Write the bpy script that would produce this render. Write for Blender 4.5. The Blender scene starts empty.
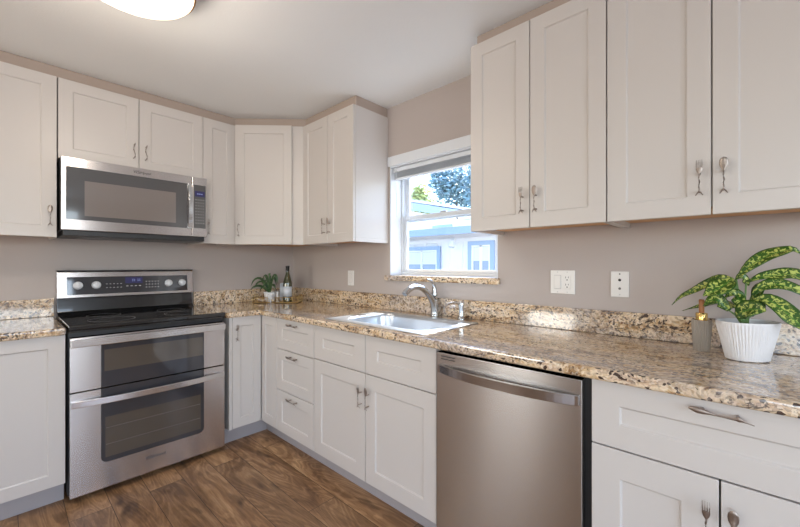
import bpy, bmesh, math, random
from math import sin, cos, pi, radians, sqrt, atan2
from mathutils import Vector, Matrix, noise
random.seed(7)
SC = bpy.context.scene
COL = SC.collection

# ---------------------------------------------------------------- camera
cd = bpy.data.cameras.new('camera'); cam = bpy.data.objects.new('camera', cd); COL.objects.link(cam)
cam.location = (-1.8851, -3.1408, 1.2192)
cam.rotation_euler = (pi/2, 0, -0.8234)
cd.sensor_width = 36; cd.lens = 368.5/800*36; cd.shift_y = 0.00235; cd.clip_start = .05; cd.clip_end = 200
SC.camera = cam

# ---------------------------------------------------------------- light
SC.view_settings.view_transform = 'Standard'; SC.view_settings.look = 'None'
SC.view_settings.gamma = 1; SC.view_settings.use_curve_mapping = False
SC.view_settings.exposure = -0.10
W = bpy.data.worlds.new('World'); SC.world = W; W.use_nodes = True
nt = W.node_tree; bg = nt.nodes['Background']
sky = nt.nodes.new('ShaderNodeTexSky'); sky.sky_type = 'NISHITA'; sky.sun_disc = False
sky.sun_elevation = radians(52); sky.sun_rotation = radians(90); sky.air_density = 1.0; sky.dust_density = 1.5
nt.links.new(sky.outputs[0], bg.inputs[0]); bg.inputs[1].default_value = 1.0

def sun_lamp():
    l = bpy.data.lights.new('sun', 'SUN'); l.energy = 26; l.angle = radians(.8); l.color = (1, .95, .88)
    o = bpy.data.objects.new('sun', l); COL.objects.link(o)
    d = Vector((-1, -0.02, -1.24)); o.rotation_euler = d.to_track_quat('-Z', 'Y').to_euler(); o.location = (6, 0, 8)
sun_lamp()
def area(name, loc, target, sx, sy, power, color):
    l = bpy.data.lights.new(name, 'AREA'); l.shape = 'RECTANGLE'; l.size = sx; l.size_y = sy; l.energy = power; l.color = color
    o = bpy.data.objects.new(name, l); COL.objects.link(o); o.location = loc
    o.rotation_euler = (Vector(target)-Vector(loc)).to_track_quat('-Z', 'Y').to_euler()
    return o
# area lamps added as daylight fill at unseen openings (rear wall, far side wall)
area('rear_window_fill', (-2.3, -6.15, 1.45), (-2.3, 0, 1.35), 2.6, 1.6, 60, (.82, .89, 1))
area('side_window_fill', (-4.85, -.62, 1.40), (0, -.62, 1.3), .80, .80, 30, (1, .90, .76))
area('side_door_fill', (-4.85, -4.2, 1.15), (0, -3.6, 1.3), 1.7, 1.9, 26, (1, .94, .90))

# ---------------------------------------------------------------- materials
MATS = {}
def node_mat(name):
    m = bpy.data.materials.new(name); m.use_nodes = True
    b = m.node_tree.nodes['Principled BSDF']; MATS[name] = m
    return m, m.node_tree, b
def mat(name, color, rough=.5, metal=0, spec=.5, coat=0, emis=None, estr=0, bump=0, bscale=200, trans=0, var=0):
    m, t, b = node_mat(name)
    b.inputs['Base Color'].default_value = (*color, 1); b.inputs['Roughness'].default_value = rough
    b.inputs['Metallic'].default_value = metal; b.inputs['Specular IOR Level'].default_value = spec
    b.inputs['Coat Weight'].default_value = coat; b.inputs['Transmission Weight'].default_value = trans
    if emis: b.inputs['Emission Color'].default_value = (*emis, 1); b.inputs['Emission Strength'].default_value = estr
    co = t.nodes.new('ShaderNodeTexCoord'); n = t.nodes.new('ShaderNodeTexNoise'); n.inputs['Scale'].default_value = bscale; n.inputs['Detail'].default_value = 4
    t.links.new(co.outputs['Object'], n.inputs['Vector'])
    if bump:
        bp = t.nodes.new('ShaderNodeBump'); bp.inputs['Strength'].default_value = bump; bp.inputs['Distance'].default_value = .002
        t.links.new(n.outputs[0], bp.inputs['Height']); t.links.new(bp.outputs[0], b.inputs['Normal'])
    if var:
        n2 = t.nodes.new('ShaderNodeTexNoise'); n2.inputs['Scale'].default_value = 3; t.links.new(co.outputs['Object'], n2.inputs['Vector'])
        mx = t.nodes.new('ShaderNodeMix'); mx.data_type = 'RGBA'
        mx.inputs[6].default_value = (*[c*(1-var) for c in color], 1); mx.inputs[7].default_value = (*[min(1, c*(1+var)) for c in color], 1)
        t.links.new(n2.outputs[0], mx.inputs[0]); t.links.new(mx.outputs[2], b.inputs['Base Color'])
    return m
def ramp(t, stops, interp='LINEAR'):
    r = t.nodes.new('ShaderNodeValToRGB'); e = r.color_ramp.elements; r.color_ramp.interpolation = interp
    while len(e) > 1: e.remove(e[-1])
    e[0].position = stops[0][0]; e[0].color = (*stops[0][1], 1)
    for p, c in stops[1:]:
        x = e.new(p); x.color = (*c, 1)
    return r
def mixc(t, fac, a, b, blend='MIX'):
    m = t.nodes.new('ShaderNodeMix'); m.data_type = 'RGBA'; m.blend_type = blend
    for sock, v in ((0, fac), (6, a), (7, b)):
        if hasattr(v, 'default_value') or hasattr(v, 'is_linked'): t.links.new(v, m.inputs[sock])
        elif isinstance(v, tuple): m.inputs[sock].default_value = (*v, 1)
        else: m.inputs[sock].default_value = v
    return m.outputs[2]
def texnoise(t, vec, scale, detail=4, rough=.5, dist=0):
    n = t.nodes.new('ShaderNodeTexNoise'); n.inputs['Scale'].default_value = scale; n.inputs['Detail'].default_value = detail
    n.inputs['Roughness'].default_value = rough; n.inputs['Distortion'].default_value = dist
    t.links.new(vec, n.inputs['Vector']); return n
def mapping(t, vec, scale=(1, 1, 1), rot=(0, 0, 0), loc=(0, 0, 0)):
    m = t.nodes.new('ShaderNodeMapping'); m.inputs['Scale'].default_value = scale; m.inputs['Rotation'].default_value = rot; m.inputs['Location'].default_value = loc
    t.links.new(vec, m.inputs['Vector']); return m.outputs[0]

M_WALL = mat('wall_paint', (.50, .445, .42), .75, bump=.25, bscale=180, var=.02)
M_CEIL = mat('ceiling_paint', (.84, .86, .87), .7, bump=.3, bscale=120)
M_REAR = mat('rear_wall_paint', (.62, .60, .58), .8, bump=.2, bscale=150)
M_CAB = mat('cabinet_paint', (.62, .585, .56), .38, bump=.03, bscale=90)
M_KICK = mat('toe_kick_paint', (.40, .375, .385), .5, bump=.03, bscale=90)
M_WOODU = mat('maple_ply', (.74, .44, .22), .55, bump=.1, bscale=90, var=.2)
M_TRIM = mat('filler_strip_paint', (.43, .35, .30), .6, bump=.1)
M_WHITE = mat('white_trim_paint', (.76, .80, .85), .4, bump=.03)
M_VINYL = mat('window_vinyl', (.66, .70, .75), .35, bump=.02)
M_BLACK = mat('black_enamel', (.012, .012, .013), .18, coat=.6, bump=.01)
M_DARK = mat('dark_plastic', (.02, .02, .022), .4, bump=.05)
M_COOK = mat('black_ceramic_glass', (.008, .008, .009), .08, coat=1, bump=.0)
M_OVENGLASS = mat('oven_glass', (.035, .037, .045), .06, spec=.7, coat=.6)
M_OVENWIN = mat('oven_window_glass', (.075, .065, .055), .05, spec=.8, coat=1, var=.35)
M_MWGLASS = mat('microwave_door_glass', (.085, .085, .09), .09, spec=.6, coat=.6)
M_MWWIN = mat('microwave_window_mesh', (.20, .175, .165), .10, spec=.6, coat=.7, var=.05)
M_CHROME = mat('chrome', (.62, .64, .66), .22, metal=1)
M_NICKEL = mat('pewter', (.34, .29, .26), .35, metal=1, bump=.3, bscale=300)
M_KNOB = mat('satin_knob', (.70, .71, .74), .35)
M_PRINT = mat('printed_mark', (.55, .55, .57), .5)
M_DISP = mat('display', (.02, .02, .06), .2, emis=(.10, .10, .35), estr=.15)
M_DIGIT = mat('display_digits', (.2, .25, .5), .3, emis=(.25, .32, .8), estr=.4)
M_BADGE = mat('badge_grey', (.16, .15, .15), .4, metal=.5)
M_GOLD = mat('gold_metal', (.80, .55, .20), .22, metal=1)
M_BRASS = mat('aged_brass', (.50, .34, .14), .38, metal=1, bump=.2)
M_PLATE = mat('switch_plate', (.82, .81, .79), .3)
M_SLOT = mat('slot_dark', (.03, .03, .03), .6)
M_GREY = mat('rocker_edge', (.6, .6, .6), .5)
M_POT = mat('pot_ceramic', (.80, .79, .80), .45, bump=.02)
M_SOIL = mat('potting_soil', (.03, .022, .015), .95, bump=1, bscale=120)
M_AMBER = mat('amber_wood', (.40, .16, .05), .35, bump=.2)
M_SHADE = mat('lamp_glass', (.9, .86, .8), .3, emis=(1, .80, .58), estr=2.6)
M_BRONZE = mat('bronze_rim', (.45, .26, .12), .35, metal=.7)
M_LABEL = mat('paper_label', (.62, .66, .72), .6, bump=.1, bscale=400, var=.15)
M_BOTTLE = mat('green_glass', (.045, .05, .015), .06, spec=.8, coat=1)
M_FOIL = mat('foil_capsule', (.02, .02, .02), .25, metal=.5)
M_TOWEL = mat('pale_cloth', (.62, .68, .76), .8, bump=.5, bscale=300)
M_SHELL = mat('shell', (.68, .55, .45), .45, bump=.3, var=.2)
M_SIDING = mat('white_siding', (.82, .83, .84), .6, bump=.1)
M_BLUE = mat('blue_grey_trim', (.33, .44, .60), .6, bump=.1)
M_EXTGLASS = mat('house_glass', (.30, .38, .48), .15, spec=.6)
M_CURT = mat('house_curtain', (.72, .74, .80), .8)
M_ROOF = mat('pale_roof', (.62, .66, .72), .7, bump=.3, bscale=20)
M_BARK = mat('bark', (.12, .08, .05), .9, bump=1, bscale=20)
M_GROUND = mat('gravel', (.35, .34, .32), .9, bump=.8, bscale=30)

def steel(name, color=(.60, .575, .56), rough=.27, axis='Z', aniso=.0):
    m, t, b = node_mat(name)
    b.inputs['Metallic'].default_value = 1; b.inputs['Base Color'].default_value = (*color, 1)
    co = t.nodes.new('ShaderNodeTexCoord').outputs['Object']
    sc = {'X': (2, 400, 400), 'Y': (400, 2, 400), 'Z': (300, 300, 2)}[axis]
    n = texnoise(t, mapping(t, co, sc), 1, 3)
    bl = texnoise(t, mapping(t, co, (3.2, 3.2, 1.0)), 1, 3, .6, .6)
    r = ramp(t, [(.25, (rough-.07,)*3), (.75, (rough+.10,)*3)]); t.links.new(bl.outputs[0], r.inputs[0])
    b.inputs['Roughness'].default_value = rough
    bl2 = ramp(t, [(.3, tuple(c*.93 for c in color)), (.7, tuple(min(1, c*1.06) for c in color))]); t.links.new(bl.outputs[0], bl2.inputs[0]); t.links.new(bl2.outputs[0], b.inputs['Base Color'])
    bp = t.nodes.new('ShaderNodeBump'); bp.inputs['Strength'].default_value = .0; bp.inputs['Distance'].default_value = .0004
    t.links.new(n.outputs[0], bp.inputs['Height'])
    bp2 = t.nodes.new('ShaderNodeBump'); bp2.inputs['Strength'].default_value = .0; bp2.inputs['Distance'].default_value = .004
    t.links.new(bl.outputs[0], bp2.inputs['Height']); t.links.new(bp.outputs[0], bp2.inputs['Normal'])
    t.links.new(bp2.outputs[0], b.inputs['Normal'])
    b.inputs['Anisotropic'].default_value = aniso
    if aniso:
        tg = t.nodes.new('ShaderNodeCombineXYZ'); tg.inputs[2].default_value = 1; t.links.new(tg.outputs[0], b.inputs['Tangent'])
    return m
M_STEEL = steel('brushed_steel', (.63, .60, .60), .26, 'X', .88)
M_STEELH = steel('handle_steel', (.70, .69, .70), .20, 'X')
M_STEELDW = steel('dishwasher_steel', (.52, .515, .525), .25, 'X', .92)
M_STEELDH = steel('dishwasher_handle_steel', (.38, .36, .36), .22, 'X')
M_BASIN = steel('sink_steel', (.60, .64, .69), .33, 'X')

def granite(name='granite'):
    m, t, b = node_mat(name)
    co = t.nodes.new('ShaderNodeTexCoord').outputs['Object']
    warp = texnoise(t, co, 6, 3)
    sc = t.nodes.new('ShaderNodeVectorMath'); sc.operation = 'SCALE'; sc.inputs['Scale'].default_value = .10
    t.links.new(warp.outputs['Color'], sc.inputs[0])
    ad = t.nodes.new('ShaderNodeVectorMath'); t.links.new(co, ad.inputs[0]); t.links.new(sc.outputs[0], ad.inputs[1])
    v = ad.outputs[0]
    # long drifting bands that follow the run of the worktop
    veins = texnoise(t, mapping(t, v, (26, 5.5, 26), (0, 0, .12)), 1, 7, .68)
    base = ramp(t, [(.36, (.10, .055, .035)), (.42, (.34, .18, .08)), (.47, (.70, .48, .26)), (.52, (.86, .71, .52)), (.60, (.70, .53, .41)), (.67, (.36, .26, .21))])
    t.links.new(veins.outputs[0], base.inputs[0])
    # crystal grains
    vo = t.nodes.new('ShaderNodeTexVoronoi'); vo.inputs['Scale'].default_value = 165; vo.inputs['Randomness'].default_value = 1
    t.links.new(mapping(t, v, (1, .75, 1)), vo.inputs['Vector'])
    sp = t.nodes.new('ShaderNodeSeparateColor'); t.links.new(vo.outputs['Color'], sp.inputs[0])
    rg = ramp(t, [(0, (.10, .06, .045)), (.14, (.30, .17, .09)), (.30, (.62, .42, .22)), (.55, (.85, .70, .50)), (.85, (.92, .84, .70))], 'CONSTANT'); t.links.new(sp.outputs[0], rg.inputs[0])
    c = mixc(t, .38, base.outputs[0], rg.outputs[0])
    n2 = texnoise(t, v, 60, 5, .7)
    # dark mineral clusters
    n3 = texnoise(t, mapping(t, v, (1.3, .8, 1.3)), 80, 4, .7); r3 = ramp(t, [(.52, (0, 0, 0)), (.58, (.9, .9, .9))]); t.links.new(n3.outputs[0], r3.inputs[0])
    n4 = texnoise(t, mapping(t, v, (1, .4, 1)), 11, 4, .6); r4 = ramp(t, [(.45, (.08, .08, .08)), (.58, (1, 1, 1))]); t.links.new(n4.outputs[0], r4.inputs[0])
    mm = t.nodes.new('ShaderNodeMath'); mm.operation = 'MULTIPLY'; t.links.new(r3.outputs[0], mm.inputs[0]); t.links.new(r4.outputs[0], mm.inputs[1])
    c = mixc(t, mm.outputs[0], c, (.045, .03, .025))
    vd = t.nodes.new('ShaderNodeTexVoronoi'); vd.inputs['Scale'].default_value = 135; t.links.new(mapping(t, v, (1, .8, 1), (0, 0, 0), (.3, .1, .7)), vd.inputs['Vector'])
    sd_ = t.nodes.new('ShaderNodeSeparateColor'); t.links.new(vd.outputs['Color'], sd_.inputs[0])
    rd = ramp(t, [(0, (1, 1, 1)), (.12, (0, 0, 0))], 'CONSTANT'); t.links.new(sd_.outputs[1], rd.inputs[0])
    c = mixc(t, rd.outputs[0], c, (.07, .045, .035))
    # grey quartz drifts
    n6 = texnoise(t, mapping(t, v, (6, 2.2, 6)), 1, 3); r6 = ramp(t, [(.53, (0, 0, 0)), (.66, (.6, .6, .6))]); t.links.new(n6.outputs[0], r6.inputs[0])
    rq = ramp(t, [(.40, (.07, .055, .05)), (.47, (.34, .29, .27)), (.58, (.72, .65, .60))]); t.links.new(n2.outputs[0], rq.inputs[0])
    c = mixc(t, r6.outputs[0], c, rq.outputs[0])
    t.links.new(c, b.inputs['Base Color'])
    b.inputs['Roughness'].default_value = .13; b.inputs['Specular IOR Level'].default_value = .6; b.inputs['Coat Weight'].default_value = .55; b.inputs['Coat Roughness'].default_value = .03
    bp = t.nodes.new('ShaderNodeBump'); bp.inputs['Strength'].default_value = .06; bp.inputs['Distance'].default_value = .001
    t.links.new(n2.outputs[0], bp.inputs['Height']); t.links.new(bp.outputs[0], b.inputs['Normal'])
    return m
M_GRANITE = granite()

def floor_mat():
    m, t, b = node_mat('oak_planks')
    co = t.nodes.new('ShaderNodeTexCoord').outputs['Object']
    sep = t.nodes.new('ShaderNodeSeparateXYZ'); t.links.new(co, sep.inputs[0])
    com = t.nodes.new('ShaderNodeCombineXYZ'); t.links.new(sep.outputs[1], com.inputs[0]); t.links.new(sep.outputs[0], com.inputs[1])
    mp = mapping(t, com.outputs[0], loc=(.35, 1.508-.163*12+3*.163, 0))
    br = t.nodes.new('ShaderNodeTexBrick'); br.offset = .37; br.offset_frequency = 2
    br.inputs['Scale'].default_value = 1; br.inputs['Brick Width'].default_value = 1.22; br.inputs['Row Height'].default_value = .163
    br.inputs['Mortar Size'].default_value = .0016; br.inputs['Mortar Smooth'].default_value = .3; br.inputs['Bias'].default_value = 0
    br.inputs['Color1'].default_value = (0, 0, 0, 1); br.inputs['Color2'].default_value = (1, 1, 1, 1); br.inputs['Mortar'].default_value = (.5, .5, .5, 1)
    t.links.new(mp, br.inputs['Vector'])
    # shift grain per plank
    sc = t.nodes.new('ShaderNodeVectorMath'); sc.operation = 'SCALE'; sc.inputs['Scale'].default_value = 7.3
    t.links.new(br.outputs['Color'], sc.inputs[0])
    ad = t.nodes.new('ShaderNodeVectorMath'); t.links.new(com.outputs[0], ad.inputs[0]); t.links.new(sc.outputs[0], ad.inputs[1])
    v = ad.outputs[0]
    g1 = texnoise(t, mapping(t, v, (1.6, 7, 1)), 1, 6, .62, 1.6)
    # contour-like growth rings drawn from a smooth field
    fld = texnoise(t, mapping(t, v, (1.1, 5.0, 1)), 1, 2, .4, .8)
    mu = t.nodes.new('ShaderNodeMath'); mu.operation = 'MULTIPLY'; mu.inputs[1].default_value = 130; t.links.new(fld.outputs[0], mu.inputs[0])
    sn = t.nodes.new('ShaderNodeMath'); sn.operation = 'SINE'; t.links.new(mu.outputs[0], sn.inputs[0])
    r1 = ramp(t, [(.28, (.16, .083, .040)), (.43, (.28, .158, .078)), (.58, (.41, .245, .128)), (.75, (.53, .345, .19))]); t.links.new(g1.outputs[0], r1.inputs[0])
    r2 = ramp(t, [(0, (.66, .62, .58)), (.6, (1.0, 1.0, 1.0))]); t.links.new(sn.outputs[0], r2.inputs[0])
    c = mixc(t, .62, r1.outputs[0], r2.outputs[0], 'MULTIPLY')
    g3 = texnoise(t, mapping(t, v, (14, 160, 1)), 1, 3); r3 = ramp(t, [(.3, (.75, .73, .71)), (.6, (1.05, 1.05, 1.05))]); t.links.new(g3.outputs[0], r3.inputs[0])
    c = mixc(t, .7, c, r3.outputs[0], 'MULTIPLY')
    rb = ramp(t, [(0, (.70, .68, .68)), (1, (1.25, 1.22, 1.18))]); t.links.new(br.outputs['Color'], rb.inputs[0])
    c = mixc(t, .8, c, rb.outputs[0], 'MULTIPLY')
    # knots
    kn = texnoise(t, mapping(t, v, (3.5, 9, 1)), 1, 2); rk = ramp(t, [(.63, (0, 0, 0)), (.72, (.85, .85, .85))]); t.links.new(kn.outputs[0], rk.inputs[0])
    c = mixc(t, rk.outputs[0], c, (.055, .028, .015))
    c = mixc(t, br.outputs['Fac'], c, (.05, .028, .016))
    t.links.new(c, b.inputs['Base Color']); b.inputs['Roughness'].default_value = .42
    bp = t.nodes.new('ShaderNodeBump'); bp.inputs['Strength'].default_value = .25; bp.inputs['Distance'].default_value = .002
    t.links.new(g3.outputs[0], bp.inputs['Height']); t.links.new(bp.outputs[0], b.inputs['Normal'])
    return m
M_FLOOR = floor_mat()

def pane_mat():
    m = bpy.data.materials.new('window_glass'); m.use_nodes = True; t = m.node_tree; t.nodes.clear()
    o = t.nodes.new('ShaderNodeOutputMaterial'); mx = t.nodes.new('ShaderNodeMixShader'); tr = t.nodes.new('ShaderNodeBsdfTransparent'); gl = t.nodes.new('ShaderNodeBsdfGlossy')
    lw = t.nodes.new('ShaderNodeLayerWeight'); lw.inputs[0].default_value = .5
    pw = t.nodes.new('ShaderNodeMath'); pw.operation = 'POWER'; pw.inputs[1].default_value = 4; t.links.new(lw.outputs['Facing'], pw.inputs[0])
    fr = t.nodes.new('ShaderNodeMath'); fr.operation = 'MULTIPLY_ADD'; fr.inputs[1].default_value = .6; fr.inputs[2].default_value = .03; t.links.new(pw.outputs[0], fr.inputs[0]); gl.inputs['Roughness'].default_value = .02
    tr.inputs[0].default_value = (.94, .97, 1, 1)
    t.links.new(fr.outputs[0], mx.inputs[0]); t.links.new(tr.outputs[0], mx.inputs[1]); t.links.new(gl.outputs[0], mx.inputs[2]); t.links.new(mx.outputs[0], o.inputs[0])
    return m
M_PANE = pane_mat()
def tumbler_mat(name, col, rough, alpha):
    m = bpy.data.materials.new(name); m.use_nodes = True; t = m.node_tree; b = t.nodes['Principled BSDF']
    b.inputs['Base Color'].default_value = (*col, 1); b.inputs['Roughness'].default_value = rough; b.inputs['Alpha'].default_value = alpha
    return m
M_FROST = tumbler_mat('ribbed_frosted_glass', (.52, .48, .43), .15, .5)
M_CLEAR = tumbler_mat('clear_glass', (.8, .82, .84), .05, .35)

def leaf_mat(name, dark, light, thr, scale, edge=True):
    m, t, b = node_mat(name)
    co = t.nodes.new('ShaderNodeTexCoord'); v = co.outputs['Object']
    n = texnoise(t, v, scale, 3, .55, .6)
    uv = t.nodes.new('ShaderNodeSeparateXYZ'); t.links.new(co.outputs['UV'], uv.inputs[0])
    # distance from midrib: 0 at rib, 1 at margin
    mr = t.nodes.new('ShaderNodeMath'); mr.operation = 'MULTIPLY_ADD'; mr.inputs[1].default_value = 2; mr.inputs[2].default_value = -1; t.links.new(uv.outputs[0], mr.inputs[0])
    ab = t.nodes.new('ShaderNodeMath'); ab.operation = 'ABSOLUTE'; t.links.new(mr.outputs[0], ab.inputs[0])
    r = ramp(t, [(thr, (0, 0, 0)), (thr+.05, (1, 1, 1))]); t.links.new(n.outputs[0], r.inputs[0])
    re = ramp(t, [(.72, (1, 1, 1)), (.9, (0, 0, 0))]); t.links.new(ab.outputs[0], re.inputs[0])
    f = t.nodes.new('ShaderNodeMath'); f.operation = 'MULTIPLY'; t.links.new(r.outputs[0], f.inputs[0]); t.links.new(re.outputs[0], f.inputs[1])
    c = mixc(t, f.outputs[0], dark, light)
    rr = ramp(t, [(.03, (1, 1, 1)), (.08, (0, 0, 0))]); t.links.new(ab.outputs[0], rr.inputs[0])
    c = mixc(t, rr.outputs[0], c, tuple(d*2.2 for d in dark))
    t.links.new(c, b.inputs['Base Color']); b.inputs['Roughness'].default_value = .32
    b.inputs['Subsurface Weight'].default_value = 0
    return m
M_LEAF = leaf_mat('variegated_leaf', (.035, .105, .014), (.50, .57, .14), .505, 105)
M_LEAFD = leaf_mat('green_leaf', (.035, .085, .03), (.10, .17, .07), .5, 40)
M_STEM = mat('green_stem', (.14, .26, .07), .5)
M_CREAMLEAF = mat('cream_bract', (.75, .70, .50), .5)
def foliage_mat(name, a, b_):
    m, t, b = node_mat(name); co = t.nodes.new('ShaderNodeTexCoord').outputs['Object']; n = texnoise(t, co, 1.6, 3)
    t.links.new(mixc(t, n.outputs[0], a, b_), b.inputs['Base Color']); b.inputs['Roughness'].default_value = .6
    return m
M_FOLB = foliage_mat('blue_green_foliage', (.10, .22, .26), (.38, .55, .62))
M_FOLY = foliage_mat('yellow_green_foliage', (.45, .55, .20), (.85, .88, .45))

# ---------------------------------------------------------------- mesh builder
class MB:
    def __init__(s): s.v = []; s.f = []; s.uv = None
    def add(s, vs, fs):
        o = len(s.v); s.v += [tuple(p) for p in vs]; s.f += [tuple(i+o for i in f) for f in fs]; return s
    def box(s, x0, x1, y0, y1, z0, z1):
        x0, x1 = min(x0, x1), max(x0, x1); y0, y1 = min(y0, y1), max(y0, y1); z0, z1 = min(z0, z1), max(z0, z1)
        return s.add([(x0,y0,z0),(x1,y0,z0),(x1,y1,z0),(x0,y1,z0),(x0,y0,z1),(x1,y0,z1),(x1,y1,z1),(x0,y1,z1)],
                     [(0,3,2,1),(4,5,6,7),(0,1,5,4),(1,2,6,5),(2,3,7,6),(3,0,4,7)])
    def prism(s, poly, lo, hi, plane='xy'):
        n = len(poly)
        def P(a, b, c): return {'xy': (a, b, c), 'xz': (a, c, b), 'yz': (c, a, b)}[plane]
        vs = [P(a, b, lo) for a, b in poly]+[P(a, b, hi) for a, b in poly]
        fs = [tuple(range(n))[::-1], tuple(range(n, 2*n))]+[(i, (i+1) % n, n+(i+1) % n, n+i) for i in range(n)]
        return s.add(vs, fs)
    def tube(s, pts, r, seg=8, flat=1.0, up=(0, 0, 1), caps=True):
        pts = [Vector(p) for p in pts]; n = len(pts)
        rs = list(r) if hasattr(r, '__len__') else [r]*n
        fl = list(flat) if hasattr(flat, '__len__') else [flat]*n
        vs = []; up = Vector(up)
        for i, p in enumerate(pts):
            d = (pts[min(i+1, n-1)]-pts[max(i-1, 0)]).normalized()
            a = d.cross(up)
            if a.length < .05: a = d.cross(Vector((1, 0, 0)) if abs(d.x) < .9 else Vector((0, 1, 0)))
            a.normalize(); b = a.cross(d).normalized()
            for k in range(seg):
                th = 2*pi*k/seg; vs.append(p+a*cos(th)*rs[i]+b*sin(th)*rs[i]*fl[i])
        fs = [(i*seg+k, i*seg+(k+1) % seg, (i+1)*seg+(k+1) % seg, (i+1)*seg+k) for i in range(n-1) for k in range(seg)]
        if caps: fs += [tuple(range(seg))[::-1], tuple(range((n-1)*seg, n*seg))]
        return s.add(vs, fs)
    def lathe(s, prof, c=(0, 0, 0), seg=32, sx=1, sy=1, caps=True, rib=0, ribn=0):
        vs = []
        for r, z in prof:
            for k in range(seg):
                th = 2*pi*k/seg; rr = r*(1+(rib*cos(ribn*th) if ribn else 0))
                vs.append((c[0]+rr*cos(th)*sx, c[1]+rr*sin(th)*sy, c[2]+z))
        n = len(prof)
        fs = [(i*seg+k, i*seg+(k+1) % seg, (i+1)*seg+(k+1) % seg, (i+1)*seg+k) for i in range(n-1) for k in range(seg)]
        if caps: fs += [tuple(range(seg))[::-1], tuple(range((n-1)*seg, n*seg))]
        return s.add(vs, fs)
    def xf(s, m): s.v = [tuple(m @ Vector(p)) for p in s.v]; return s
    def build(s, name, m, parent=None, bevel=0, smooth=False, seg=2, label=None, loc=None, rz=None, recalc=True):
        me = bpy.data.meshes.new(name)
        vs = s.v
        if loc is None and parent is None and vs:
            xs = [p[0] for p in vs]; ys = [p[1] for p in vs]; zs = [p[2] for p in vs]
            loc = ((min(xs)+max(xs))/2, (min(ys)+max(ys))/2, min(zs)); vs = [(x-loc[0], y-loc[1], z-loc[2]) for x, y, z in vs]
        me.from_pydata(vs, [], s.f); me.update()
        if recalc:
            bm = bmesh.new(); bm.from_mesh(me); bmesh.ops.recalc_face_normals(bm, faces=bm.faces); bm.to_mesh(me); bm.free()
        if smooth:
            for p in me.polygons: p.use_smooth = True
            try: me.set_sharp_from_angle(angle=radians(40))
            except Exception: pass
        me.materials.append(m)
        o = bpy.data.objects.new(name, me); COL.objects.link(o)
        if parent is not None: o.parent = parent
        if loc is not None: o.location = loc
        if rz is not None: o.rotation_euler = (0, 0, rz)
        if bevel:
            b = o.modifiers.new('bevel', 'BEVEL'); b.width = bevel; b.segments = seg; b.limit_method = 'ANGLE'; b.angle_limit = radians(40); b.harden_normals = False
        if label: o['label'] = label
        return o
def tag(o, label, cat, group=None, kind=None):
    o['label'] = label; o['category'] = cat
    if group: o['group'] = group
    if kind: o['kind'] = kind
    return o
def thing(name, label, cat, loc=(0, 0, 0), rz=0, group=None, kind=None):
    o = bpy.data.objects.new(name, None); o.empty_display_size = .05; COL.objects.link(o); o.location = loc; o.rotation_euler = (0, 0, rz)
    return tag(o, label, cat, group, kind)
def struct(name, mb, m, label=None, cat=None, **k):
    o = mb.build(name, m, **k); o['kind'] = 'structure'
    if label: o['label'] = label; o['category'] = cat
    return o
def text_mesh(name, body, size, m, parent, loc, rot, shear=0, ext=.0004, bold=0):
    c = bpy.data.curves.new(name, 'FONT'); c.body = body; c.size = size; c.align_x = 'CENTER'; c.align_y = 'CENTER'; c.extrude = ext; c.shear = shear; c.offset = bold
    tmp = bpy.data.objects.new(name+'_tmp', c); COL.objects.link(tmp)
    dg = bpy.context.evaluated_depsgraph_get(); dg.update()
    me = bpy.data.meshes.new_from_object(tmp.evaluated_get(dg)); bpy.data.objects.remove(tmp); bpy.data.curves.remove(c)
    me.materials.clear(); me.materials.append(m)
    o = bpy.data.objects.new(name, me); COL.objects.link(o); o.parent = parent; o.location = loc; o.rotation_euler = rot
    return o

# ---------------------------------------------------------------- room shell
H = 2.347; XL = -4.8; YB = -6.0
struct('floor', MB().box(XL, .16, YB, .12, -.05, 0), M_FLOOR, 'brown oak plank floor with knots and long seams', 'floor', loc=(0, 0, 0))
struct('ceiling', MB().box(XL, .16, YB, .12, H, H+.06), M_CEIL, 'smooth white ceiling above the cabinets', 'ceiling', loc=(0, 0, 0))
struct('wall_left', MB().box(XL, .16, 0, .12, 0, H), M_WALL, 'taupe wall behind the range', 'wall', loc=(0, 0, 0))
WY0, WY1, WZ0, WZ1 = -2.141, -1.296, 1.112, 1.925
w = MB(); w.box(0, .16, YB, WY0, 0, H); w.box(0, .16, WY1, 0, 0, H); w.box(0, .16, WY0, WY1, 0, WZ0); w.box(0, .16, WY0, WY1, WZ1, H)
struct('wall_right', w, M_WALL, 'taupe wall with the window over the sink', 'wall', loc=(0, 0, 0))
# rear wall with a wide window opening; far side wall with a window and a patio door opening
w = MB(); w.box(XL, -3.6, YB-.12, YB, 0, H); w.box(-1.0, .16, YB-.12, YB, 0, H); w.box(-3.6, -1.0, YB-.12, YB, 0, .65); w.box(-3.6, -1.0, YB-.12, YB, 2.15, H)
struct('wall_back', w, M_REAR, 'rear wall with a wide window opening', 'wall', loc=(0, 0, 0))
w = MB(); w.box(XL-.12, XL, -.18, .12, 0, H); w.box(XL-.12, XL, -3.3, -1.06, 0, H); w.box(XL-.12, XL, YB-.12, -5.1, 0, H)
w.box(XL-.12, XL, -1.06, -.18, 0, .96); w.box(XL-.12, XL, -1.06, -.18, 1.84, H); w.box(XL-.12, XL, -5.1, -3.3, 2.1, H)
struct('wall_side', w, M_REAR, 'far side wall with a window and patio opening', 'wall', loc=(0, 0, 0))

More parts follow.
